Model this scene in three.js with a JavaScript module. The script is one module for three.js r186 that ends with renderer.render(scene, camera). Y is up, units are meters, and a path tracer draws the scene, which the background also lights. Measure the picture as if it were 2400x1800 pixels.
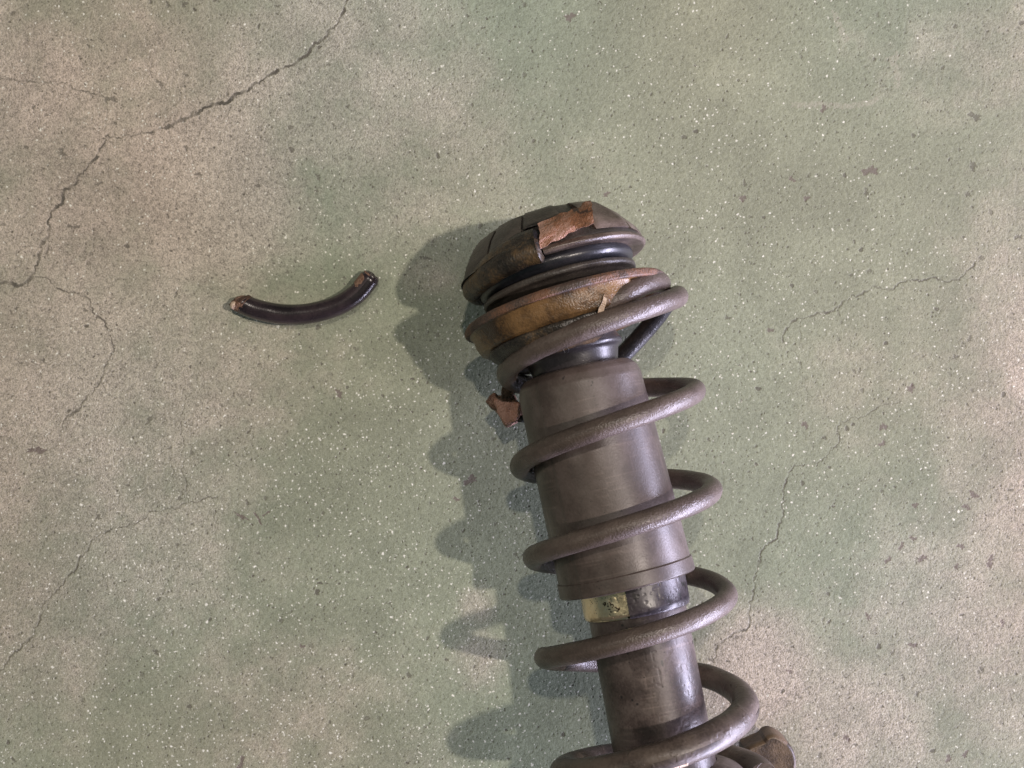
import * as THREE from 'three';
import { RectAreaLightUniformsLib } from 'three/addons/lights/RectAreaLightUniformsLib.js';
import { mergeGeometries } from 'three/addons/utils/BufferGeometryUtils.js';

// ------------------------------------------------------------------ camera, lamps, exposure
RectAreaLightUniformsLib.init();
const scene = new THREE.Scene();
const F = 3000, CX = 1200, CY = 900;                       // lens in pixels of a 2400 x 1800 frame
const TILT = Math.atan(-117 / F), EYE = new THREE.Vector3(0, 0.711, 0.711 * Math.tan(TILT));
const camera = new THREE.PerspectiveCamera(2 * Math.atan(CY / F) * 180 / Math.PI, 4 / 3, 0.02, 60);
camera.position.copy(EYE);
camera.up.set(0, 0, -1); camera.lookAt(0, 0, 0);
const renderer = new THREE.WebGLRenderer({ antialias: true });
renderer.setSize(1024, 768);
renderer.toneMapping = THREE.LinearToneMapping;
renderer.toneMappingExposure = 0.98;
renderer.shadowMap.enabled = true;
scene.background = new THREE.Color().setRGB(0.022, 0.05, 0.048);
function areaLamp(name, color, intensity, w, h, pos, target) {
  const l = new THREE.RectAreaLight(new THREE.Color().setRGB(...color), intensity, w, h);
  l.name = name; l.position.set(...pos); l.lookAt(...target); scene.add(l);
}
areaLamp('ceiling_lamp', [1, 0.88, 0.78], 1380, 0.08, 0.06, [0.08, 2.6, -0.95], [0, 0, 0]);
areaLamp('side_lamp', [1, 0.88, 0.78], 2850, 0.07, 0.06, [1.27, 2.3, -0.18], [0, 0, 0]);
areaLamp('doorway_light', [0.80, 0.77, 1.03], 70, 3.0, 0.38, [2.05, 0.22, 0.85], [0.1, 0, 0.1]);
areaLamp('left_lamp', [1, 0.96, 0.78], 3.2, 0.6, 0.6, [-1.45, 1.9, -0.25], [0, 0, 0]);

// ------------------------------------------------------------------ helpers
let seed = 12345;
const rnd = () => { seed = (seed + 0x6D2B79F5) | 0; let t = Math.imul(seed ^ (seed >>> 15), 1 | seed); t = (t + Math.imul(t ^ (t >>> 7), 61 | t)) ^ t; return ((t ^ (t >>> 14)) >>> 0) / 4294967296; };
const V = (x, y, z) => new THREE.Vector3(x, y, z);
const clamp = (x, a = 0, b = 1) => Math.min(b, Math.max(a, x));
const smooth = (a, b, x) => { const t = clamp((x - a) / (b - a)); return t * t * (3 - 2 * t); };
const mix = (a, b, t) => a + (b - a) * t;
// a point of the place, found from where it shows in the photograph and its height above the floor
function P(px, py, h = 0) {
  const X = (px - CX) / F, Y = -(py - CY) / F, s = Math.sin(TILT), c = Math.cos(TILT);
  const d = V(X, -c + Y * s, -s - Y * c);
  return EYE.clone().addScaledVector(d, (h - EYE.y) / d.y);
}
const hash = (x, y, k) => { let h = Math.imul(x, 374761393) ^ Math.imul(y, 668265263) ^ Math.imul(k, 974711); h = Math.imul(h ^ (h >>> 13), 1274126177); return ((h ^ (h >>> 16)) >>> 0) / 4294967296; };
function vnoise(x, y, period, k) {                          // value noise that repeats every `period` cells
  const x0 = Math.floor(x), y0 = Math.floor(y), fx = x - x0, fy = y - y0;
  const m = (a) => ((a % period) + period) % period, u = fx * fx * (3 - 2 * fx), v = fy * fy * (3 - 2 * fy);
  const a = hash(m(x0), m(y0), k), b = hash(m(x0 + 1), m(y0), k), c = hash(m(x0), m(y0 + 1), k), d = hash(m(x0 + 1), m(y0 + 1), k);
  return mix(mix(a, b, u), mix(c, d, u), v);
}
const fbm = (x, y, f, oct, k) => { let s = 0, a = 0.5, n = 0; for (let i = 0; i < oct; i++) { s += a * vnoise(x * f, y * f, f, k + i); n += a; a *= 0.55; f *= 2; } return s / n; };
const enc = (v) => Math.round(255 * clamp(v <= 0.0031308 ? v * 12.92 : 1.055 * Math.pow(v, 1 / 2.4) - 0.055));
function tex(n, fn, srgb, wrap = THREE.RepeatWrapping) {
  const d = new Uint8Array(n * n * 4);
  for (let j = 0; j < n; j++) for (let i = 0; i < n; i++) {
    const c = fn(i / n, j / n), o = (j * n + i) * 4;
    for (let k = 0; k < 3; k++) { const v = c.length ? c[k] : c; d[o + k] = srgb ? enc(v) : Math.round(255 * clamp(v)); }
    d[o + 3] = 255;
  }
  return finish(d, n, srgb, wrap);
}
function finish(d, n, srgb, wrap) {
  const t = new THREE.DataTexture(d, n, n, THREE.RGBAFormat);
  t.wrapS = t.wrapT = wrap; t.magFilter = THREE.LinearFilter; t.minFilter = THREE.LinearMipmapLinearFilter; t.generateMipmaps = true;
  if (srgb) t.colorSpace = THREE.SRGBColorSpace;
  t.needsUpdate = true;
  return t;
}

// ------------------------------------------------------------------ floor
const TILE = 0.64, FN = 2048, toTex = FN / TILE;
const noiseAt = (x, y, size, k, oct = 3) => fbm((x + 8) / size / 64, (y + 8) / size / 64, 64, oct, k);
function floorMaps() {
  const dark = new Float32Array(FN * FN), white = new Float32Array(FN * FN), purple = new Float32Array(FN * FN), chalk = new Float32Array(FN * FN);
  const T = (px, py) => { const p = P(px, py, 0); return [(p.x + TILE / 2) * toTex, (p.z + TILE / 2) * toTex]; };
  const pxT = T(1201, 900)[0] - T(1200, 900)[0];            // texels per photograph pixel
  function blob(map, x, y, r, amount, squash = 1, ang = 0, rough = 0.35) {
    const ca = Math.cos(ang), sa = Math.sin(ang), k = Math.floor(rnd() * 1e6), R = Math.ceil(r * 1.6 + 1);
    const ph = [rnd() * 6.28, rnd() * 6.28, rnd() * 6.28];
    for (let j = Math.floor(y - R); j <= y + R; j++) for (let i = Math.floor(x - R); i <= x + R; i++) {
      if (i < 0 || j < 0 || i >= FN || j >= FN) continue;
      const dx = i + 0.5 - x, dy = j + 0.5 - y, u = (dx * ca + dy * sa), v = (-dx * sa + dy * ca) / squash;
      const q = Math.atan2(v, u), edge = r * (1 + rough * (0.5 * Math.sin(2 * q + ph[0]) + 0.35 * Math.sin(3 * q + ph[1]) + 0.3 * Math.sin(7 * q + ph[2])));
      const a = amount * clamp(edge - Math.hypot(u, v) + 0.5);
      if (a > map[j * FN + i]) map[j * FN + i] = a;
    }
  }
  // white chips and dark pits of the coating
  for (let n = 0; n < 30000; n++) {
    const x = rnd() * FN, y = rnd() * FN, u = x / FN - 0.5, v = y / FN - 0.5;
    const d = 0.55 + 0.55 * smooth(0.25, -0.35, u) * smooth(-0.2, 0.25, v) - 0.3 * smooth(0.1, 0.45, u) * smooth(0.05, -0.35, v) - 0.22 * smooth(-0.05, -0.3, v);
    const c = vnoise(x / 130, y / 130, 999, 7);
    if (rnd() > d * (0.4 + 0.9 * c)) continue;
    const s = rnd();
    blob(white, x, y, s < 0.58 ? 0.7 + 0.45 * rnd() : s < 0.98 ? 1.05 + 0.8 * rnd() : 1.8 + 0.9 * rnd(), 0.75 + 0.3 * rnd(), 0.4 + 0.6 * rnd(), rnd() * 3.14);
  }
  for (let n = 0; n < 26000; n++) {
    const x = rnd() * FN, y = rnd() * FN, s = rnd();
    blob(dark, x, y, s < 0.72 ? 0.7 + 0.7 * rnd() : s < 0.985 ? 1.3 + 1.1 * rnd() : 2.6 + 2.4 * rnd(), 0.35 + 0.5 * rnd(), 0.45 + 0.55 * rnd(), rnd() * 3.14);
  }
  // cracks: [width, strength, points in the photograph]
  const cracks = [
    [6, 0.8, 815, 0, 808, 25, 795, 50, 760, 85, 735, 110, 715, 130, 693, 147], [7, 0.85, 693, 147, 622, 183, 585, 205, 560, 220, 535, 238, 480, 250, 440, 275, 405, 290, 388, 298], [4, 0.7, 388, 298, 355, 312, 320, 316, 278, 320, 248, 322],
    [6, 0.8, 248, 322, 238, 345, 230, 368, 205, 392, 185, 412, 168, 435, 150, 452, 146, 470, 135, 485, 118, 500, 110, 520, 114, 548, 95, 575, 90, 600, 84, 630, 75, 650, 55, 665, 0, 664], [3, 0.55, 114, 548, 118, 575, 108, 600],
    [3.5, 0.6, 0, 187, 60, 188, 100, 192, 135, 198, 165, 200, 200, 217, 235, 222, 250, 242], [2, 0.4, 250, 242, 247, 280, 248, 322], [2, 0.4, 85, 488, 112, 502],
    [3.6, 0.75, 84, 650, 115, 655, 135, 675, 170, 685, 200, 695, 213, 720, 235, 745, 252, 770, 260, 800, 265, 820, 255, 840, 245, 860, 235, 890, 222, 915, 195, 940, 173, 967, 150, 985, 138, 1015],
    [4, 0.7, 340, 1215, 300, 1230, 275, 1240, 262, 1242, 245, 1252, 220, 1258, 213, 1275, 205, 1282, 195, 1300, 188, 1315, 175, 1335, 160, 1350, 130, 1385, 100, 1415, 95, 1440, 85, 1470, 75, 1495, 50, 1510, 30, 1535, 0, 1572], [2, 0.4, 160, 1203, 185, 1230, 215, 1257],
    [3.2, 0.6, 340, 1215, 345, 1198, 420, 1190, 450, 1175, 510, 1165], [2.4, 0.55, 433, 925, 425, 990, 430, 1050, 428, 1090, 435, 1130, 440, 1180], [2, 0.35, 680, 1182, 720, 1165, 770, 1145], [1.8, 0.35, 650, 400, 670, 440, 680, 480],
    [4, 0.72, 2300, 600, 2282, 625, 2262, 642, 2240, 657, 2200, 655, 2165, 655, 2110, 660, 2085, 678, 2045, 670, 2015, 690, 1990, 700, 1970, 715, 1945, 728, 1925, 735, 1880, 745, 1850, 758, 1840, 775, 1832, 790, 1835, 800], [2, 0.4, 1835, 795, 1845, 812, 1865, 825, 1878, 850, 1875, 880, 1890, 905, 1903, 930],
    [2, 0.4, 1878, 745, 1878, 790, 1880, 815], [3, 0.6, 2110, 940, 2070, 950, 2030, 975, 1985, 982, 1968, 990, 1967, 1020, 1960, 1045, 1935, 1068, 1920, 1080, 1885, 1088], [4, 0.75, 1885, 1088, 1860, 1090, 1848, 1118, 1840, 1140, 1835, 1165, 1833, 1200, 1828, 1235, 1815, 1265, 1782, 1290, 1775, 1325, 1766, 1360, 1763, 1400, 1756, 1435, 1755, 1465, 1730, 1482, 1695, 1500, 1680, 1520, 1672, 1545],
    [1.8, 0.4, 1940, 975, 1962, 990], [1.6, 0.4, 1220, 815, 1090, 818, 1040, 812], [1.6, 0.35, 640, 700, 640, 760],
  ];
  for (const [w, a, ...q] of cracks) {
    let s = rnd() * 50;
    for (let n = 0; n + 3 < q.length; n += 2) {
      const [x0, y0] = T(q[n], q[n + 1]), [x1, y1] = T(q[n + 2], q[n + 3]), len = Math.hypot(x1 - x0, y1 - y0), steps = Math.ceil(len / 0.6);
      for (let m = 0; m <= steps; m++) {
        const t = m / steps, e = Math.min(1, 4 * t * (1 - t) + 0.35); s += 0.6;
        const j = e * ((vnoise(s / 9, 3, 4096, 11) - 0.5) * 7 + (vnoise(s / 3, 9, 4096, 12) - 0.5) * 3.5), j2 = e * (vnoise(s / 7, 5, 4096, 13) - 0.5) * 5;
        const r = 0.42 * w * pxT * (0.35 + 1.1 * vnoise(s / 12, 7, 4096, 14));
        const x = mix(x0, x1, t) - j * (y1 - y0) / (len + 1e-6) + j2 * (x1 - x0) / (len + 1e-6), y = mix(y0, y1, t) + j * (x1 - x0) / (len + 1e-6) + j2 * (y1 - y0) / (len + 1e-6);
        blob(dark, x, y, Math.max(0.68, r), a * (0.45 + 0.8 * vnoise(s / 10, 2, 4096, 15)), 1, 0, 0.5);
      }
    }
  }
  // flecks where the coating came off: [x, y, half length, half width, turn, purple?]
  const flecks = [[87, 1055, 22, 8, -0.2, 1], [172, 968, 13, 5, -0.7, 0], [262, 232, 12, 8, 0.3, 0], [145, 358, 9, 9, 0, 0], [172, 532, 13, 6, 0.1, 0], [232, 430, 8, 4, 0, 0], [465, 408, 9, 5, 0.4, 0], [432, 10, 9, 6, 0.4, 0], [393, 10, 6, 6, 1, 0], [650, 14, 6, 4, 0, 0], [375, 195, 10, 6, 0.4, 0], [435, 345, 7, 5, 0, 0],
    [745, 416, 8, 4, 0.8, 0], [38, 723, 6, 4, 0, 0], [200, 727, 6, 4, 0, 0], [413, 690, 8, 4, -1, 0], [30, 928, 4, 4, 0, 0], [350, 985, 14, 5, -0.7, 0], [420, 1168, 10, 4, -0.7, 0], [580, 1178, 8, 4, 0.8, 0], [565, 1210, 20, 4, 0.6, 1], [605, 1215, 15, 4, 1.1, 1], [625, 1203, 10, 3, -0.5, 1], [795, 922, 10, 8, 0.5, 1], [230, 1212, 9, 6, 0, 0],
    [365, 1528, 10, 5, 0.2, 0], [708, 1515, 6, 6, 0, 1], [565, 1790, 8, 16, 0.2, 1], [1000, 605, 9, 5, 0.4, 0], [1335, 40, 12, 10, 0.5, 1], [1421, 455, 8, 6, 0, 1], [1103, 1125, 17, 10, -0.1, 1], [1070, 1170, 8, 5, 0, 1], [1930, 255, 8, 8, 0, 1], [2040, 400, 16, 13, 0, 1], [2285, 273, 14, 10, 0.2, 0], [2280, 388, 14, 7, 0.9, 0], [2268, 455, 5, 8, 0, 0],
    [1745, 430, 5, 7, 0, 0], [1740, 465, 12, 6, 0.5, 1], [1856, 420, 8, 6, 1, 1], [1890, 465, 6, 8, 0, 1], [2030, 450, 7, 8, 0, 0], [2385, 555, 8, 7, 0, 0], [1805, 774, 7, 6, 0, 1], [2135, 910, 12, 8, 0.9, 1], [1887, 995, 7, 10, 0, 1], [2070, 1000, 8, 11, 0, 1], [2068, 1040, 7, 8, 0.5, 1], [2002, 870, 5, 5, 0, 0], [2015, 868, 4, 5, 0, 0], [2145, 1185, 6, 9, 0, 1], [2282, 1160, 10, 10, 0, 1], [2265, 1188, 9, 8, 0.3, 1],
    [2082, 1312, 6, 10, 0.4, 1], [2162, 1308, 11, 8, 0, 1], [2320, 1318, 9, 14, 0.5, 1], [2252, 1280, 8, 8, 0, 1], [2140, 1262, 8, 6, 0, 1], [2113, 1280, 6, 9, 0.3, 1], [2034, 1445, 6, 9, 0, 1], [2140, 1512, 9, 7, 0, 1], [2092, 1530, 5, 7, 0, 0], [2350, 1460, 5, 10, 0.3, 1], [1850, 1573, 9, 4, 0.2, 1], [1985, 1730, 7, 11, -0.2, 1], [2223, 1778, 9, 8, 0, 1], [2262, 1768, 7, 9, 0, 1], [2242, 1328, 4, 10, 0, 1], [2150, 1625, 6, 6, 0, 0], [1705, 745, 6, 5, 0, 0], [1660, 1030, 5, 4, 0, 0], [2272, 795, 5, 7, 0, 0], [2240, 836, 6, 6, 0, 0]];
  for (const [x, y, a, b, turn, p] of flecks) { const [tx, ty] = T(x, y); const L = Math.max(a, b); blob(p ? purple : dark, tx, ty, L * pxT * 0.85, p ? 0.75 : 0.62, Math.min(a, b) / L, turn + (b > a ? Math.PI / 2 : 0), 0.75); }
  // pale scuffs at the upper right
  for (const q of [[2080, 140, 2100, 135, 2110, 125], [2090, 140, 2100, 165, 2105, 190, 2100, 205], [1925, 244, 1950, 246, 1975, 250, 2010, 246, 2045, 238, 2062, 230], [1955, 30, 1970, 65, 1985, 100], [1860, 246, 1925, 245], [2340, 72, 2370, 70], [2225, 105, 2235, 112]]) {
    for (let n = 0; n + 3 < q.length; n += 2) { const [x0, y0] = T(q[n], q[n + 1]), [x1, y1] = T(q[n + 2], q[n + 3]), st = Math.ceil(Math.hypot(x1 - x0, y1 - y0) / 1.5);
      for (let m = 0; m < st; m++) { const t = m / st; for (let w = 0; w < 3; w++) blob(chalk, mix(x0, x1, t) + (rnd() - 0.5) * 9, mix(y0, y1, t) + (rnd() - 0.5) * 9, 0.8 + 1.8 * rnd(), 0.3 + 0.35 * rnd(), 0.6, rnd() * 3); } }
  }
  // where the green paint has worn through to bare concrete
  const bare = [[480, 430, 330, 300, 1], [180, 480, 330, 420, 0.8], [760, 90, 420, 240, 0.62], [330, 120, 430, 260, 0.55], [880, 470, 260, 240, 0.5], [1760, 1590, 190, 210, 1], [1640, 1450, 130, 130, 0.45], [2380, 760, 260, 300, 0.45], [2300, 1350, 460, 420, 0.5], [2000, 1700, 420, 330, 0.6], [2350, 120, 420, 260, 0.5], [60, 1050, 360, 380, 0.4], [1130, 1550, 90, 110, 0.5], [1120, 1420, 60, 60, 0.55], [980, 1780, 220, 120, 0.4], [1010, 640, 120, 90, 0.45], [120, 900, 720, 900, 0.68], [2450, 1000, 380, 900, 0.66], [2250, 1500, 420, 420, 0.62], [40, 230, 330, 330, 0.8], [100, 1400, 450, 420, 0.6], [420, 920, 420, 360, 0.62], [1000, 250, 330, 300, 0.5], [620, 1650, 420, 330, 0.45], [640, 250, 700, 420, 0.62], [2050, 900, 260, 260, 0.35], [420, 1480, 330, 300, 0.3]].map(([x, y, a, b, s]) => [...T(x, y), a * pxT, b * pxT, s]);
  const col = new Uint8Array(FN * FN * 4), bump = new Uint8Array(FN * FN * 4);
  for (let j = 0; j < FN; j++) for (let i = 0; i < FN; i++) {
    const o = j * FN + i, u = i / FN, v = j / FN;
    let w = 0;
    for (const [bx, by, a, b, s] of bare) { const dx = (i - bx) / a, dy = (j - by) / b, d = dx * dx + dy * dy; if (d < 4) w = Math.max(w, s * Math.exp(-d * 1.1)); }
    const n1 = vnoise(u * 9, v * 9, 9, 21), n2 = vnoise(u * 34, v * 34, 34, 22), n3 = vnoise(u * 120, v * 120, 120, 23), n4 = vnoise(u * 420, v * 420, 420, 24), n5 = vnoise(u * 1300, v * 1300, 1300, 25), n6 = hash(i, j, 26);
    w = clamp(w + (n1 - 0.5) * 0.2 + (n2 - 0.5) * 0.18 + (n3 - 0.5) * 0.14);
    const g = smooth(0.15, 0.85, w);                       // 0 painted, 1 bare
    // speckle: stronger on bare concrete
    const sp = (n4 - 0.5) * mix(0.2, 0.36, g) + (n5 - 0.5) * mix(0.36, 0.8, g) + (n6 - 0.5) * mix(0.3, 0.5, g);
    const br = (1 + sp) * (0.9 + 0.2 * n2) * (0.93 + 0.14 * n1);
    let r = mix(0.260, 0.415, g) * br, gg = mix(0.283, 0.366, g) * br, b = mix(0.203, 0.308, g) * br;
    const t2 = vnoise(u * 6 + 3, v * 6, 6, 31) - 0.5;       // slow drift of the paint between green and drab
    r *= 1 + 0.12 * t2; b *= 1 - 0.05 * t2; gg *= 1 - 0.02 * t2;
    const wh = white[o], dk = dark[o], pu = purple[o], ch = chalk[o];
    r = mix(r, 0.40, ch); gg = mix(gg, 0.38, ch); b = mix(b, 0.31, ch);
    r = mix(r, 0.86, wh); gg = mix(gg, 0.85, wh); b = mix(b, 0.76, wh);
    r = mix(r, 0.085, dk); gg = mix(gg, 0.075, dk); b = mix(b, 0.06, dk);
    r = mix(r, 0.135, pu); gg = mix(gg, 0.098, pu); b = mix(b, 0.092, pu);
    col[o * 4] = enc(r); col[o * 4 + 1] = enc(gg); col[o * 4 + 2] = enc(b); col[o * 4 + 3] = 255;
    const hgt = 0.62 + (n5 - 0.5) * 0.3 * (0.6 + g) + (n4 - 0.5) * 0.22 + (n3 - 0.5) * 0.14 + wh * 0.12 - dk * 0.5 - pu * 0.25;
    bump[o * 4] = bump[o * 4 + 1] = bump[o * 4 + 2] = Math.round(255 * clamp(hgt)); bump[o * 4 + 3] = 255;
  }
  return [finish(col, FN, true, THREE.MirroredRepeatWrapping), finish(bump, FN, false, THREE.MirroredRepeatWrapping)];
}
const [floorCol, floorBump] = floorMaps();
{
  const g = new THREE.PlaneGeometry(5, 5, 1, 1).rotateX(-Math.PI / 2), p = g.attributes.position, uv = g.attributes.uv;
  for (let i = 0; i < p.count; i++) uv.setXY(i, (p.getX(i) + TILE / 2) / TILE, (p.getZ(i) + TILE / 2) / TILE);
  const m = new THREE.Mesh(g, new THREE.MeshStandardMaterial({ map: floorCol, bumpMap: floorBump, bumpScale: 0.00022, roughness: 0.58 }));
  m.name = 'floor'; m.receiveShadow = true;
  m.userData = { kind: 'structure', label: 'worn green painted concrete floor with white chips and fine cracks', category: 'floor' };
  scene.add(m);
}

// ------------------------------------------------------------------ materials of the things
const SZ = 0.12;                                            // a tile of these textures is 12 cm
const patchy = (dk, md, lt, k, opt = {}) => tex(512, (u, v) => {
  const a = fbm(u, v, 5, 4, k), b = fbm(u, v, 16, 3, k + 9), c = vnoise(u * 128, v * 128, 128, k + 15), d = vnoise(u * 250, v * 250, 250, k + 17);
  const t = clamp(0.5 + (a - 0.5) * (opt.slow ?? 1.7) + (b - 0.5) * 1.0 + (c - 0.5) * 0.35 + (d - 0.5) * (opt.grain ?? 0.35));
  const q = (i) => t < 0.5 ? mix(dk[i], md[i], t * 2) : mix(md[i], lt[i], t * 2 - 1);
  let o = [q(0), q(1), q(2)];
  if (opt.streak) { const k1 = smooth(0.62, 0.9, vnoise(u * 7, v * 150, 150, k + 31)) * smooth(0.45, 0.75, vnoise(u * 6, v * 6, 6, k + 33)), k2 = smooth(0.66, 0.9, vnoise(u * 90, v * 8, 90, k + 35)) * smooth(0.5, 0.8, vnoise(u * 5, v * 5, 5, k + 37)); o = o.map((x) => x * (1 + opt.streak * (k1 + k2))); }
  if (opt.spots) { const sf = opt.fine ?? 60, s = smooth(opt.spots, opt.spots + 0.06, vnoise(u * sf, v * sf, sf, k + 22) * 0.6 + vnoise(u * 24, v * 24, 24, k + 23) * 0.4); o = o.map((x, i) => mix(x, opt.spot[i], s)); }
  return o;
}, true);
const grit = tex(512, (u, v) => 0.5 + (fbm(u, v, 70, 2, 71) - 0.5) * 0.5 + (vnoise(u * 250, v * 250, 250, 75) - 0.5) * 0.8, false);
const pits = tex(512, (u, v) => { const s = smooth(0.6, 0.98, vnoise(u * 70, v * 70, 70, 81)); return 0.6 - 0.5 * s + (fbm(u, v, 30, 4, 84) - 0.5) * 0.7; }, false);
const roughPatch = tex(256, (u, v) => 0.78 + (fbm(u, v, 6, 4, 91) - 0.5) * 0.5, false);
const mat = (map, bump, bumpScale, roughness, o = {}) => new THREE.MeshPhysicalMaterial({ map, bumpMap: bump, bumpScale, roughness, roughnessMap: roughPatch, side: THREE.DoubleSide, ...o });
const M = {
  wire: mat(patchy([0.062, 0.046, 0.040], [0.088, 0.066, 0.057], [0.115, 0.088, 0.076], 101, { slow: 1.3, grain: 0.2, spots: 0.87, spot: [0.04, 0.028, 0.022] }), grit, 0.0002, 0.54, { specularIntensity: 0.9 }),
  sleeve: mat(patchy([0.036, 0.026, 0.022], [0.078, 0.058, 0.050], [0.120, 0.092, 0.078], 121, { slow: 1.9, spots: 0.84, spot: [0.03, 0.016, 0.012] }), pits, 0.00028, 0.54, { specularIntensity: 0.9 }),
  darkWire: mat(patchy([0.008, 0.008, 0.009], [0.014, 0.013, 0.015], [0.03, 0.027, 0.028], 131), grit, 0.00015, 0.55),
  glossWire: mat(patchy([0.016, 0.011, 0.013], [0.027, 0.018, 0.022], [0.044, 0.030, 0.034], 141), grit, 0.00004, 0.34, { clearcoat: 0.35, clearcoatRoughness: 0.22 }),
  cover: mat(patchy([0.060, 0.045, 0.039], [0.086, 0.066, 0.058], [0.112, 0.088, 0.080], 151, { slow: 2.1, grain: 0.2, streak: 0.35, spots: 0.86, fine: 110, spot: [0.03, 0.024, 0.022] }), grit, 0.00004, 0.54, { specularIntensity: 1 }),
  tube: mat(patchy([0.036, 0.026, 0.024], [0.068, 0.050, 0.046], [0.112, 0.088, 0.08], 161, { slow: 2.4, streak: 0.4, spots: 0.78, spot: [0.02, 0.016, 0.016] }), pits, 0.00014, 0.53, { specularIntensity: 0.9 }),
  rubber: mat(patchy([0.026, 0.022, 0.020], [0.043, 0.036, 0.032], [0.072, 0.060, 0.052], 171), grit, 0.00015, 0.6),
  blackRubber: mat(patchy([0.008, 0.009, 0.012], [0.016, 0.017, 0.022], [0.028, 0.027, 0.032], 181), grit, 0.00004, 0.42),
  stop: mat(patchy([0.022, 0.019, 0.022], [0.032, 0.028, 0.032], [0.046, 0.041, 0.045], 191, { slow: 1 }), grit, 0.00004, 0.45),
  rust: mat(patchy([0.09, 0.045, 0.03], [0.25, 0.105, 0.052], [0.38, 0.22, 0.17], 201, { slow: 3.2, spots: 0.78, spot: [0.06, 0.03, 0.022], grain: 0.5 }), grit, 0.0005, 0.85),
  dullRust: mat(patchy([0.075, 0.040, 0.028], [0.165, 0.085, 0.056], [0.27, 0.165, 0.12], 205, { slow: 2.6, grain: 0.6 }), grit, 0.0005, 0.8),
  seat: mat(patchy([0.034, 0.020, 0.012], [0.13, 0.072, 0.032], [0.21, 0.118, 0.05], 211, { slow: 2.2, grain: 0.3 }), grit, 0.0002, 0.5),
  rim: mat(patchy([0.045, 0.031, 0.026], [0.088, 0.058, 0.047], [0.17, 0.085, 0.052], 221, { slow: 2.3 }), grit, 0.00035, 0.75),
  lip: mat(patchy([0.012, 0.010, 0.010], [0.036, 0.028, 0.022], [0.12, 0.076, 0.040], 231, { slow: 2.4 }), grit, 0.0003, 0.58),
  flange: mat(patchy([0.05, 0.035, 0.028], [0.095, 0.070, 0.058], [0.15, 0.115, 0.095], 241), grit, 0.00014, 0.5),
  steel: mat(patchy([0.66, 0.52, 0.34], [0.86, 0.70, 0.48], [0.95, 0.82, 0.62], 251, { spots: 0.74, fine: 170, spot: [0.05, 0.03, 0.02] }), pits, 0.0002, 0.4, { metalness: 0.9 }),
  ringPaint: mat(patchy([0.030, 0.024, 0.030], [0.05, 0.041, 0.047], [0.085, 0.072, 0.08], 261, { spots: 0.72, spot: [0.012, 0.01, 0.01] }), pits, 0.0002, 0.5),
  bracket: mat(patchy([0.022, 0.014, 0.009], [0.060, 0.038, 0.024], [0.14, 0.095, 0.06], 271, { slow: 2.4 }), grit, 0.00012, 0.7),
  bareMetal: mat(patchy([0.30, 0.26, 0.24], [0.45, 0.40, 0.38], [0.6, 0.55, 0.52], 281), grit, 0.0004, 0.4),
  pale: mat(patchy([0.30, 0.21, 0.15], [0.50, 0.36, 0.27], [0.62, 0.48, 0.38], 291), grit, 0.0004, 0.7),
};
for (const m of Object.values(M)) for (const k of ['map', 'bumpMap', 'roughnessMap']) { const t = m[k].clone(); t.repeat.set(1 / SZ, 1 / SZ); m[k] = t; }

// ------------------------------------------------------------------ shape builders (world space; `origin` of the thing is taken off when a part is added)
function grid(nu, nv, at, closeU = false) {                 // at(u, v) -> { p, uv }
  const pos = [], uvs = [], idx = [];
  for (let j = 0; j <= nv; j++) for (let i = 0; i <= nu; i++) { const q = at(i / nu, j / nv); pos.push(q.p.x, q.p.y, q.p.z); uvs.push(...q.uv); }
  for (let j = 0; j < nv; j++) for (let i = 0; i < nu; i++) { const a = j * (nu + 1) + i, b = a + 1, c = a + nu + 1, d = c + 1; idx.push(a, c, b, b, c, d); }
  const g = new THREE.BufferGeometry();
  g.setAttribute('position', new THREE.Float32BufferAttribute(pos, 3)); g.setAttribute('uv', new THREE.Float32BufferAttribute(uvs, 2)); g.setIndex(idx);
  g.computeVertexNormals();
  if (closeU) { const n = g.attributes.normal; for (let j = 0; j <= nv; j++) { const a = j * (nu + 1), b = a + nu; const s = V(n.getX(a) + n.getX(b), n.getY(a) + n.getY(b), n.getZ(a) + n.getZ(b)).normalize(); n.setXYZ(a, s.x, s.y, s.z); n.setXYZ(b, s.x, s.y, s.z); } }
  return g;
}
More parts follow.
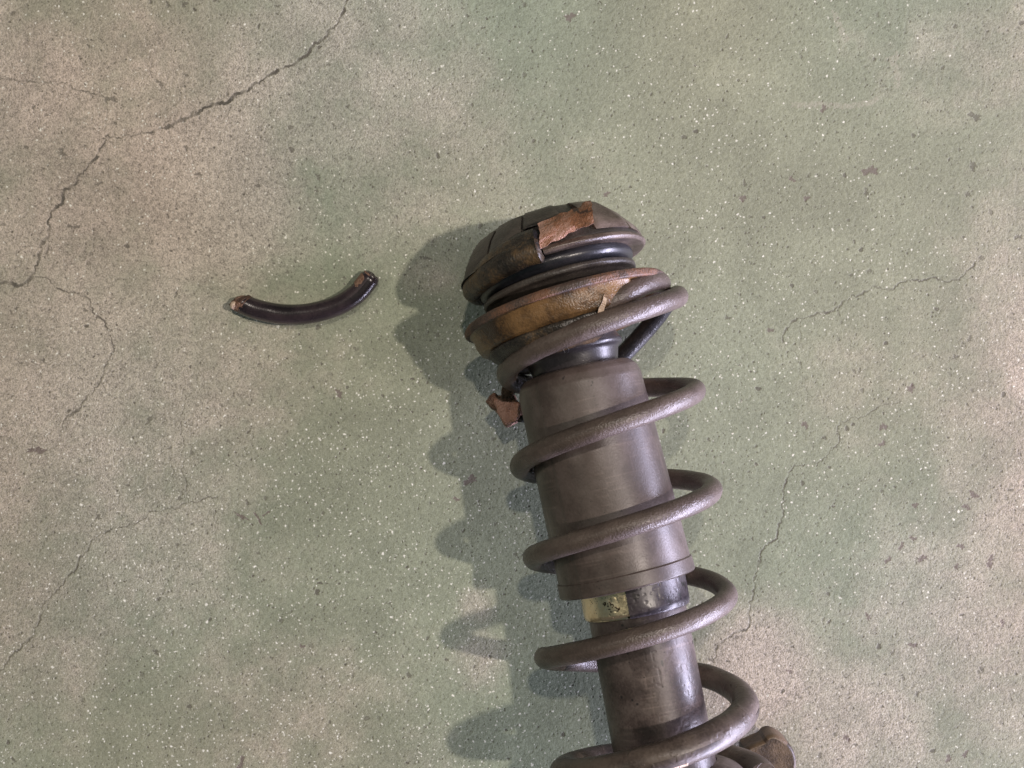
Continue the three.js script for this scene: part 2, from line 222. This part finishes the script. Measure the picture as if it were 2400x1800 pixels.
// a rod along pts; rad(t, angle); ref(t, point) points to angle 0; angles a0..a1
function sweep(pts, rad, ref, { n = 120, m = 24, a0 = 0, a1 = Math.PI * 2, caps = true, jag = 0, t0 = 0, t1 = 1, shear = 0 } = {}) {
  const curve = new THREE.CatmullRomCurve3(pts, false, 'centripetal'), len = curve.getLength();
  const f = [];
  for (let j = 0; j <= n; j++) {
    const t = mix(t0, t1, j / n), p = curve.getPointAt(t), T = curve.getTangentAt(t), N = ref(t, p).clone().addScaledVector(T, -ref(t, p).dot(T)).normalize();
    f.push({ t, p, T, N, B: T.clone().cross(N) });
  }
  const full = a1 - a0 > 6.2, r0 = rad(0.5, 0);
  const ring = (k, t) => (u) => { const a = mix(a0, a1, u), r = rad(t, a); return f[k].p.clone().addScaledVector(f[k].N, r * Math.cos(a)).addScaledVector(f[k].B, r * Math.sin(a)).addScaledVector(f[k].T, -shear * Math.sin(a) * (1 - k / n)); };
  const parts = [grid(m, n, (u, v) => { const k = Math.round(v * n); return { p: ring(k, f[k].t)(u), uv: [f[k].t * len, mix(a0, a1, u) * r0] }; }, full)];
  if (caps && full) for (const k of [0, n]) {
    const sg = k ? 1 : -1;
    parts.push(grid(m, 4, (u, v) => { const w = 1 - v, a = u * 6.2832, e = ring(k, f[k].t)(u), p = f[k].p.clone().lerp(e, w); const out = jag * (w < 1 ? vnoise(3 + w * Math.cos(a) * 3, 3 + w * Math.sin(a) * 3, 50, k + 5) : 0); return { p: p.addScaledVector(f[k].T, sg * out), uv: [a * r0 * w, w * r0] }; }));
  }
  return mergeGeometries(parts);
}
// a turned solid round the axis O + t D: profile [[t, r], ...] in millimetres; angle 0 is up, + is to the right; rf(t, angle, r) may change the radius (mm)
function axes(O, D) { const d = D.clone().normalize(), up = V(0, 1, 0).addScaledVector(d, -d.y).normalize(); return { O, d, up, side: up.clone().cross(d) }; }
const onAxis = (A, t, r, a) => A.O.clone().addScaledVector(A.d, t / 1000).addScaledVector(A.up, r / 1000 * Math.cos(a)).addScaledVector(A.side, r / 1000 * Math.sin(a));
function refine(profile, step) {
  const out = [];
  profile.forEach(([t, r], i) => { if (i) { const [pt, pr] = profile[i - 1], k = Math.max(1, Math.ceil(Math.hypot(t - pt, r - pr) / step)); for (let q = 1; q < k; q++) out.push([mix(pt, t, q / k), mix(pr, r, q / k)]); } out.push([t, r]); });
  return out;
}
function bevel(profile, b = 0.7) {                          // cuts the corners so that edges catch light
  const out = [profile[0]];
  for (let i = 1; i < profile.length - 1; i++) {
    const [p, c, n] = [profile[i - 1], profile[i], profile[i + 1]], l1 = Math.hypot(c[0] - p[0], c[1] - p[1]), l2 = Math.hypot(n[0] - c[0], n[1] - c[1]), k = Math.min(b, l1 * 0.4, l2 * 0.4);
    const A = [mix(c[0], p[0], k / l1), mix(c[1], p[1], k / l1)], B = [mix(c[0], n[0], k / l2), mix(c[1], n[1], k / l2)];
    out.push(A, [(A[0] + B[0]) / 4 + c[0] / 2, (A[1] + B[1]) / 4 + c[1] / 2], B);
  }
  out.push(profile[profile.length - 1]);
  return out;
}
function turned(A, profile, { seg = 96, rf, a0 = -Math.PI, a1 = Math.PI, step = 6, b = 0.7 } = {}) {
  const pr = refine(bevel(profile, b), step), s = [0];
  for (let i = 1; i < pr.length; i++) s.push(s[i - 1] + Math.hypot(pr[i][0] - pr[i - 1][0], pr[i][1] - pr[i - 1][1]) / 1000);
  const rm = Math.max(...pr.map((p) => p[1])) / 1000;
  return grid(seg, pr.length - 1, (u, v) => { const k = Math.round(v * (pr.length - 1)), a = mix(a0, a1, u), [t, r] = pr[k]; return { p: onAxis(A, t, rf ? rf(t, a, r) : r, a), uv: [a * rm, s[k]] }; }, a1 - a0 > 6.28);
}
// a slab that follows at(u, v) -> point, thick along `inward`
function slab(nu, nv, at, inward, th) {
  const lo = (u, v) => at(u, v).clone().addScaledVector(inward(u, v), th), edge = (n, c) => grid(n, 1, (u, v) => { const [a, b] = c(u); return { p: v < 0.5 ? at(a, b) : lo(a, b), uv: [u * 0.03, v * th] }; });
  const l = at(0, 0).distanceTo(at(1, 0)), w = at(0, 0).distanceTo(at(0, 1));
  return mergeGeometries([grid(nu, nv, (u, v) => ({ p: at(u, v), uv: [u * l, v * w] })), grid(nu, nv, (u, v) => ({ p: lo(u, v), uv: [u * l, v * w] })), edge(nu, (u) => [u, 0]), edge(nu, (u) => [u, 1]), edge(nv, (u) => [0, u]), edge(nv, (u) => [1, u])]);
}
function thing(name, label, category, origin) { const o = new THREE.Group(); o.name = name; o.position.copy(origin); o.userData = { label, category }; scene.add(o); o.updateMatrixWorld(); return o; }
function part(name, g, m, parent, label) {
  const e = new THREE.Mesh(g, m), w = V(0, 0, 0); parent.getWorldPosition(w); g.translate(-w.x, -w.y, -w.z);
  e.name = name; e.castShadow = e.receiveShadow = true; if (label) e.userData.label = label; parent.add(e); e.updateMatrixWorld(); return e;
}

// ------------------------------------------------------------------ the strut
const AH = (py) => 0.055 + Math.max(0, py - 720) / 4500 * 0.114;   // height of its axis above the floor: the lower end rests on its bracket
const strut = thing('suspension_strut', 'rusty brown suspension strut with broken coil spring lying on the floor', 'suspension strut', P(1420, 1150, 0).setY(0));
const up = V(0, 1, 0);

// upper mount and spring seat share one axis, tipped a little
const S = P(1326, 722, AH(722)), SA = P(1326 + 28.4, 722 + 100, AH(722)).sub(S).normalize().applyAxisAngle(V(1, 0, 0), -10 * Math.PI / 180);
const MA = axes(S, SA);
const dome = [[-47, 0], [-47, 26], [-45, 31], [-38, 38.5], [-30, 44.5], [-24, 47]];
const facet = (a) => { const n = 2 * Math.PI / 9, q = ((a + 20) % n + n) % n - n / 2; return mix(1, Math.cos(n / 2) / Math.cos(q), 0.75); };
const domeR = (t) => { for (let i = 1; i < dome.length; i++) if (t <= dome[i][0] && dome[i][0] > dome[i - 1][0]) return mix(dome[i - 1][1], dome[i][1], (t - dome[i - 1][0]) / (dome[i][0] - dome[i - 1][0])); return 47.5; };
const mount = part('strut_mount', turned(MA, [...dome, [-21.5, 47], [-21.5, 44], [-23.5, 38], [-23.5, 20]], { b: 1.2, rf: (t, a, r) => r * (t < -23 && r > 25 && r < 46 ? facet(a) : 1) + (r > 20 ? 0.9 * (vnoise(a * 3 + 20, t * 0.1 + 20, 200, 300) - 0.5) : 0) }), M.rubber, strut);
const panel = (a0, a1, t0, t1, k, m = M.rubber) => {
  const d = Math.PI / 180, at = (u, v) => { const t = mix(t0, t1, v), a = mix(a0, a1, u) * d, e = Math.min(u, 1 - u, v, 1 - v); return onAxis(MA, t, domeR(t) * (t < -25 ? facet(a) : 1) + 2.2 + 0.6 * smooth(0, 0.12, e) + 0.8 * (vnoise(u * 2 + k, v * 2 + k, 100, 310) - 0.5), a); };
  return slab(14, 10, at, (u, v) => onAxis(MA, 0, 0, 0).sub(onAxis(MA, 0, 1, mix(a0, a1, u) * d)).normalize(), 0.003);
};
part('rubber_panel', panel(-97, -45, -43, -25, 1), M.rubber, mount);
part('rubber_panel_001', panel(-43, -17, -45, -26, 4), M.rubber, mount);
part('rubber_panel_002', panel(-15, 12, -46.8, -36, 7), M.rubber, mount);
part('rubber_panel_003', panel(30, 60, -46, -26, 10), M.flange, mount);
part('rubber_panel_004', panel(63, 104, -43, -26, 13), M.flange, mount);
{ // the thick lip round the left of the mount, torn off at the front
  const pts = []; for (let i = 0; i <= 16; i++) { const a = mix(-170, -8, i / 16) * Math.PI / 180; pts.push(onAxis(MA, -22 - 3.5 * smooth(-1.2, -0.2, a), 43 + 1.5 * smooth(-1.2, -0.2, a), a)); }
  part('rubber_lip', sweep(pts, (t, a) => (0.0056 + 0.0042 * smooth(0.45, 1, t) * Math.sin(a) ** 2) * (1 + 0.1 * (vnoise(t * 16, a, 60, 320) - 0.5)), (t, p) => p.clone().sub(MA.O), { n: 60, m: 18, jag: 0.002 }), M.lip, mount);
  // rusty plate at the front
  const q = [[1262, 526, 0.098], [1384, 470, 0.088], [1266, 582, 0.1065], [1391, 521, 0.102]].map((a) => P(...a));
  const at = (u, v) => { const p = q[0].clone().lerp(q[1], u).lerp(q[2].clone().lerp(q[3], u), v); p.y += 0.0035 * Math.sin(Math.PI * v) + 0.0022 * smooth(0.75, 1, u) - 0.002 * smooth(0.25, 0, v) + 0.0012 * (vnoise(u * 7 + 1, v * 5 + 1, 90, 330) - 0.5); const e = 0.0011 * (vnoise(u * 9 + 3, v * 9, 90, 331) - 0.5); p.x += e; p.z += e * 1.4 * (v > 0.9 || v < 0.1 ? 1 : 0); return p; };
  part('rust_plate', slab(22, 14, at, () => V(0, -1, 0), 0.002), M.rust, mount, 'flaking orange rust plate on the front of the mount');
  // flange below the dome, dark rubber ring, neck
  part('mount_flange', turned(MA, [[-23.8, 34], [-23.3, 47.9], [-21, 49], [-19.6, 47.5], [-20.6, 42], [-20.2, 30]], { a0: -0.1, a1: 2.6, b: 0.6 }), M.flange, mount);
  part('rubber_ring', turned(MA, [[-22.5, 30], [-22, 38.5], [-19, 41], [-15.5, 40.5], [-13, 37], [-12.5, 32], [-12.8, 26]], { b: 1.6 }), M.blackRubber, mount);
  part('bearing_neck', turned(MA, [[-15, 30], [-13.5, 34], [-12, 36], [-10.5, 35], [-9, 30], [-8, 26]], { b: 1 }), M.stop, mount);
}
part('bearing_washer', turned(MA, [[-13.4, 14], [-13.4, 38], [-12.6, 40.2], [-11, 40.6], [-9.6, 39.8], [-9, 37], [-4, 29], [-2.4, 12]], { b: 0.5, rf: (t, a, r) => r + 0.5 * (vnoise(a * 4 + 30, t + 30, 90, 341) - 0.5) }), M.rubber, strut);
const seat = part('spring_seat', turned(MA, [[-2.6, 10], [-2.6, 40], [-2.2, 51.5], [-0.9, 53], [1.2, 53], [2, 51.2], [4, 50.4], [8, 49.6], [12, 48.2], [14, 45.2], [14, 20]], { seg: 160, step: 2, b: 0.5, rf: (t, a, r) => { const cut = t > 1.8 ? smooth(0.25, 1.1, a) : 0; return Math.min(r, mix(60, 40.5, cut)) + (r > 40 ? 0.7 * (vnoise(a * 6 + 40, t * 0.4 + 40, 90, 351) - 0.5) : 0); } }), M.seat, strut, 'ochre rusted spring seat under the mount');
part('seat_rim', turned(MA, [[-2.9, 48], [-2.7, 52.2], [-1.1, 53.5], [1.4, 53.6], [1.9, 52.4], [1.7, 51]], { seg: 160, step: 2, b: 0.5, rf: (t, a, r) => r + 0.55 * (vnoise(a * 14 + 40, t + 40, 290, 352) - 0.5) }), M.rim, seat);
{ // rubber pad below the seat, left and front only
  part('seat_pad', turned(MA, [[13.2, 24], [13.2, 46.6], [14.5, 47.4], [17, 46.6], [21, 42.8], [24, 40.4], [24.4, 24]], { a0: -2.8, a1: 0.33, b: 0.8, step: 2, rf: (t, a, r) => r + (r > 38 ? 1.6 * (vnoise(a * 7 + 50, t * 0.3 + 50, 90, 361) - 0.5) - 4.5 * smooth(-1.1, -1.7, a) : 0) }), M.lip, seat, 'dark perished rubber pad');
  // scraped edge where the coil leaves the pad
  const q = [[1413, 688, 0.1035], [1421, 700, 0.1035], [1404, 744, 0.104], [1417, 742, 0.104]].map((a) => P(...a));
  part('torn_edge', slab(4, 10, (u, v) => { const p = q[0].clone().lerp(q[1], u).lerp(q[2].clone().lerp(q[3], u), v); p.x += 0.0022 * (vnoise(u * 2 + 1, v * 5, 60, 371) - 0.5); return p; }, () => V(0, -1, 0), 0.0012), M.pale, seat);
  const s2 = [[1350, 733, 0.1012], [1388, 719, 0.1018], [1354, 736, 0.1008], [1391, 727, 0.1008]].map((a) => P(...a));
  part('scraped_spot', slab(8, 4, (u, v) => { const p = s2[0].clone().lerp(s2[1], u).lerp(s2[2].clone().lerp(s2[3], u), v); p.z += 0.001 * Math.sin(3.14 * u) * (v - 0.5); return p; }, () => V(0, -1, 0), 0.0006), M.bareMetal, seat);
}
part('piston_rod', turned(axes(S, P(1350, 860, AH(860)).sub(S)), [[0, 7], [60, 7]], { b: 0 }), M.bareMetal, strut);

// rubber buffer and dust cover
const CA0 = P(1343, 838, AH(838)), CA = axes(CA0, P(1482, 1420, AH(1420)).sub(CA0)), mm = (p) => p.clone().sub(CA0).dot(CA.d) * 1000;
part('bump_stop', turned(CA, [[-26, 10], [-26, 20], [-22, 22.5], [-12, 23.6], [-6.5, 25], [-4.2, 26.4], [-2.2, 26.2], [-0.8, 23.8], [4, 22.6], [9, 20.8], [13, 20.2], [16, 20.8], [16, 8]], { b: 1.1, step: 2 }), M.stop, strut);
const c0 = mm(P(1361, 884, AH(884))), c1 = mm(P(1482, 1366, AH(1366))), cl = c1 - c0;
const cover = [[c0 - 4.5, 8], [c0 - 4.5, 24], [c0 - 3.5, 27.5], [c0 - 0.5, 30.6], [c0 + 4, 31.9], [c0 + 40, 32.7], [c1 - 7.6, 34.0], [c1 - 7.3, 34.7], [c1 - 0.8, 35.0], [c1, 34.4], [c1, 33], [c1 - 6, 32.4], [c0 + 6, 30]];
part('dust_cover', turned(CA, cover, { seg: 192, step: 3, b: 0.8, rf: (t, a, r) => r > 29 ? r + 0.35 * (smooth(-0.79, -0.76, a) - smooth(1.9, 2.1, a)) - 0.25 : r }), M.cover, strut, 'dusty brown plastic dust cover');

// strut tube with its bare metal collar
const TA0 = P(1487, 1400, AH(1400)), TA = axes(TA0, P(1547, 1718, AH(1718)).sub(TA0));
part('strut_tube', turned(TA, [[-40, 10], [-40, 24.6], [92, 24.8], [92, 10]], { seg: 128, step: 6, b: 1 }), M.tube, strut);
const ringRf = (t, a, r) => r + 0.25 * (vnoise(a * 6 + 9, t * 0.5 + 9, 90, 381) - 0.5) + (t > 6 ? 0 : 0);
part('collar', turned(TA, [[-12, 25], [-11.5, 26.6], [6.6 - 1.6, 26.8], [7.2, 26.2], [7.4, 24.9]], { seg: 128, step: 2, b: 0.6, rf: ringRf, a0: -2.6, a1: -0.2 }), M.steel, strut, 'shiny bare metal band');
part('collar_001', turned(TA, [[-12, 25], [-11.5, 27.1], [4, 27.2], [7.0, 26.6], [7.4, 24.9]], { seg: 128, step: 2, b: 0.8, rf: ringRf, a0: -0.2, a1: 3.7 }), M.ringPaint, strut, 'dark painted side of the band');

// coil spring: tips of the wire at the left and right, from the top
const tips = [[1150, 712], [1587, 693], [1188, 880], [1627, 912], [1219, 1094], [1666, 1142], [1249, 1307], [1701, 1387], [1276, 1541], [1743, 1640], [1322, 1810], [1790, 1822]];
const tp = tips.map(([x, y], i) => P(x, y, AH(y)));
const aD = P(1545, 1500, AH(1500)).sub(P(1412, 700, AH(700))).normalize(), aS = V(0, 1, 0).cross(aD).normalize(), aU = aD.clone().cross(aS);
function helix(k0, k1, n) {                                 // from tip k0 to tip k1 (may be fractions)
  const pts = [], outs = [];
  for (let i = 0; i <= n; i++) {
    const k = mix(k0, k1, i / n), j = Math.min(tips.length - 2, Math.floor(k)), s = k - j, a = tp[j], b = tp[j + 1], w = (1 - Math.cos(Math.PI * s)) / 2;
    const xa = a.dot(aS), xb = b.dot(aS), x = mix(xa, xb, w), r = Math.abs(xa - xb) / 2, h = (j % 2 === 1 ? 1 : -1) * r * Math.sin(Math.PI * s);
    pts.push(aS.clone().multiplyScalar(x).addScaledVector(aD, mix(a.dot(aD), b.dot(aD), s)).addScaledVector(aU, mix(a.dot(aU), b.dot(aU), s) + h));
    outs.push(aS.clone().multiplyScalar(x - (xa + xb) / 2).addScaledVector(aU, h));
  }
  return { pts, ref: (t) => outs[Math.min(n, Math.max(0, Math.round(t * n)))] };
}
const lump = (t, a, k, f = 60) => 1 + 0.035 * (vnoise(t * f + 3, a * 1.2 + 9, 900, k) - 0.5);
const h1 = helix(0.25, 8.86, 420);
const coil = part('coil_spring', sweep(h1.pts, (t, a) => 0.00525 * lump(t, a, 401, 160), h1.ref, { n: 760, m: 28, jag: 0.002 }), M.wire, strut, 'dusty brown steel coil spring');
const h2 = helix(8.72, 11, 160);
part('rubber_sleeve', sweep(h2.pts, (t, a) => mix(0.0062, 0.0073, smooth(0, 0.25, t)) * lump(t, a, 402, 40) * mix(0.96, 1, smooth(0, 0.015, t)), h2.ref, { n: 300, m: 28 }), M.sleeve, coil, 'cracked sleeve over the lowest coil');
{ // flaked paint and a scrape on the sleeve
  part('paint_flake', sweep(h2.pts, () => 0.00735, h2.ref, { n: 40, m: 10, t0: 0.315, t1: 0.375, a0: -1.15, a1: -0.75, caps: false }), M.pale, coil);
}
{ // the broken top coil that leaves the seat at the front
  const pts = [[1398, 726, 0.0945], [1424, 713, 0.0955], [1463, 690, 0.0945], [1508, 668, 0.086], [1540, 660, 0.072], [1548, 668, 0.056], [1535, 688, 0.038]].map((a) => P(...a));
  part('upper_coil', sweep(pts, (t, a) => 0.0052 * lump(t, a, 403, 30), () => V(0.2, 1, 0.1), { n: 70, m: 24, jag: 0.002 }), M.wire, strut, 'top end of the coil broken off at the seat');
  const low = [[1562, 712, 0.030], [1534, 750, 0.022], [1490, 800, 0.015], [1440, 850, 0.011], [1370, 905, 0.010], [1290, 950, 0.014], [1245, 968, 0.021], [1216, 969, 0.027]].map((a) => P(...a));
  const be = part('broken_coil', sweep(low, (t, a) => 0.0049 * lump(t, a, 404, 40), () => V(0.1, 1, 0.2), { n: 90, m: 22, jag: 0.002 }), M.darkWire, strut, 'blackened broken end of the coil');
  const chunk = (name, px, py, h, sx, sy, sz, turn, k, label) => {
    const g = new THREE.IcosahedronGeometry(1, 7), p = g.attributes.position, uv = g.attributes.uv, q = V(0, 0, 0);
    for (let i = 0; i < p.count; i++) {
      q.fromBufferAttribute(p, i); const n = vnoise(q.x * 1.7 + 30, q.y * 1.7 + q.z * 2.3 + 30, 90, k), n2 = vnoise(q.x * 5 + 30, q.y * 5 + q.z * 4 + 30, 200, k + 1);
      const m = Math.max(Math.abs(q.x), Math.abs(q.y), Math.abs(q.z)); q.multiplyScalar(mix(1, 0.8 / m, 0.5) * (0.8 + 0.55 * n + 0.16 * n2));
      uv.setXY(i, q.x * 0.006, q.y * 0.006 + q.z * 0.006); p.setXYZ(i, q.x * sx, q.y * sy, q.z * sz);
    }
    g.rotateY(turn); const c = P(px, py, h); g.translate(c.x, c.y, c.z); g.computeVertexNormals();
    part(name, g, name === 'fracture' ? M.rust : M.dullRust, be, label);
  };
  chunk('fracture', 1194, 957, 0.030, 0.0064, 0.0056, 0.0078, 0.5, 411, 'rust red fracture at the end');
  chunk('rust_flake', 1165, 944, 0.030, 0.0038, 0.0036, 0.0050, 0.9, 421);
  chunk('rust_flake_001', 1192, 914, 0.036, 0.0034, 0.0028, 0.0052, -0.1, 431);
}
{ // a wisp of fibre on the third coil and a curl of thread on the upper one
  const w = (q, r, n) => part(n, sweep(q.map((a) => P(...a)), () => r, () => V(0.1, 1, 0.2), { n: 30, m: 6 }), M.darkWire, coil);
  w([[1686, 1386, 0.060], [1694, 1412, 0.063], [1688, 1424, 0.064], [1697, 1436, 0.062], [1702, 1442, 0.058]], 0.0003, 'thread');
  w([[1683, 1430, 0.066], [1692, 1424, 0.066], [1712, 1431, 0.06]], 0.0003, 'thread_001');
  w([[1318, 815, 0.101], [1326, 828, 0.1005], [1333, 820, 0.1015], [1326, 812, 0.102], [1330, 803, 0.103]], 0.00018, 'thread_002');
  w([[1650, 1183, 0.075], [1654, 1176, 0.073], [1649, 1170, 0.074]], 0.0003, 'thread_003');
}

// lower seat and bracket at the bottom edge
{
  const L = P(1588, 1850, AH(1850) - 0.002), LA = axes(L, TA.d.clone());
  part('lower_spring_seat', turned(LA, [[-12, 22], [-11, 26], [-8, 31], [-5, 34], [0, 35.5], [12, 36], [12, 22]], { b: 1.4, step: 3, rf: (t, a, r) => Math.min(r, 46) }), M.tube, strut);
  const sh = new THREE.Shape(), q = [[1752, 1760], [1774, 1750], [1792, 1742], [1803, 1731], [1817, 1730], [1838, 1743], [1853, 1762], [1859, 1788], [1855, 1815], [1850, 1870], [1745, 1870]].map(([x, y]) => P(x, y, 0.034));
  sh.moveTo(q[0].x, -q[0].z); sh.splineThru(q.slice(1, 9).map((p) => new THREE.Vector2(p.x, -p.z))); sh.lineTo(q[9].x, -q[9].z); sh.lineTo(q[10].x, -q[10].z); sh.closePath();
  const g = new THREE.ExtrudeGeometry(sh, { depth: 0.012, bevelEnabled: true, bevelThickness: 0.0035, bevelSize: 0.0018, bevelSegments: 5, curveSegments: 12 });
  g.rotateX(-Math.PI / 2); g.translate(0, 0.02, 0);
  part('bracket_ear', g, M.bracket, strut, 'dark brown bracket ear at the foot of the strut');
}

// ------------------------------------------------------------------ the loose piece of wire
{
  const r = 0.0056, pts = [[556, 704], [585, 719], [617, 729], [655, 736], [690, 737], [727, 734], [760, 727], [792, 716], [818, 702], [841, 684], [858, 664], [872, 646]].map(([x, y]) => P(x, y, r));
  const f = thing('spring_fragment', 'short curved black piece of broken spring wire lying loose on the floor', 'spring piece', P(690, 737, 0).setY(0));
  const body = part('wire', sweep(pts, (t, a) => r * lump(t, a, 501, 14) * (1 - 0.16 * smooth(0.97, 1, t)), () => up, { n: 120, m: 32, jag: 0.0015, t0: 0.045 }), M.glossWire, f);
  const ragged = (x, a, k) => vnoise(x + 3, Math.cos(a) * 2.2 + 9, 60, k) + 0.6 * vnoise(x + 3, Math.sin(a) * 5 + 19, 60, k + 1);
  part('fracture', sweep(pts, (t, a) => r * (t < 0.052 + 0.022 * ragged(t * 90, a, 511) ? 1.012 - 0.22 * smooth(0.03, 0, t) + 0.07 * (vnoise(t * 90, a * 1.5 + 3, 90, 515) - 0.5) : 0.9), () => up, { n: 44, m: 40, t0: 0, t1: 0.1, jag: 0.0022, shear: 0.0028 }), M.dullRust, f, 'rusty fractured end');
  const c = P(553, 711, 0.0088);
  part('bright_chip', sweep([c, c.clone().add(V(-0.0012, 0.0005, 0.0008)), c.clone().add(V(-0.002, -0.0006, 0.0024))], (t) => 0.0019 * (1 - 0.5 * Math.abs(t - 0.4)), () => V(0.1, 1, 0), { n: 10, m: 10, jag: 0.0008 }), M.pale, f, 'bright metal chip at the fracture');
  part('rust_patch', sweep(pts, (t, a) => r * (0.9 + 0.118 * smooth(0.28, 0.4, Math.min(1, 0.75 * ragged(t * 60, a, 521)) * (1 - ((t - 0.925) / 0.075) ** 2) * (1 - ((a + 0.85) / 0.75) ** 2) + 0.25 * (1 - ((a + 0.85) / 0.75) ** 2) * (t > 0.88 && t < 0.97))), () => up, { n: 60, m: 40, t0: 0.845, t1: 0.999, a0: -1.6, a1: -0.1, caps: false }), M.dullRust, f, 'brown rust patch near the other end');
}
renderer.render(scene, camera);
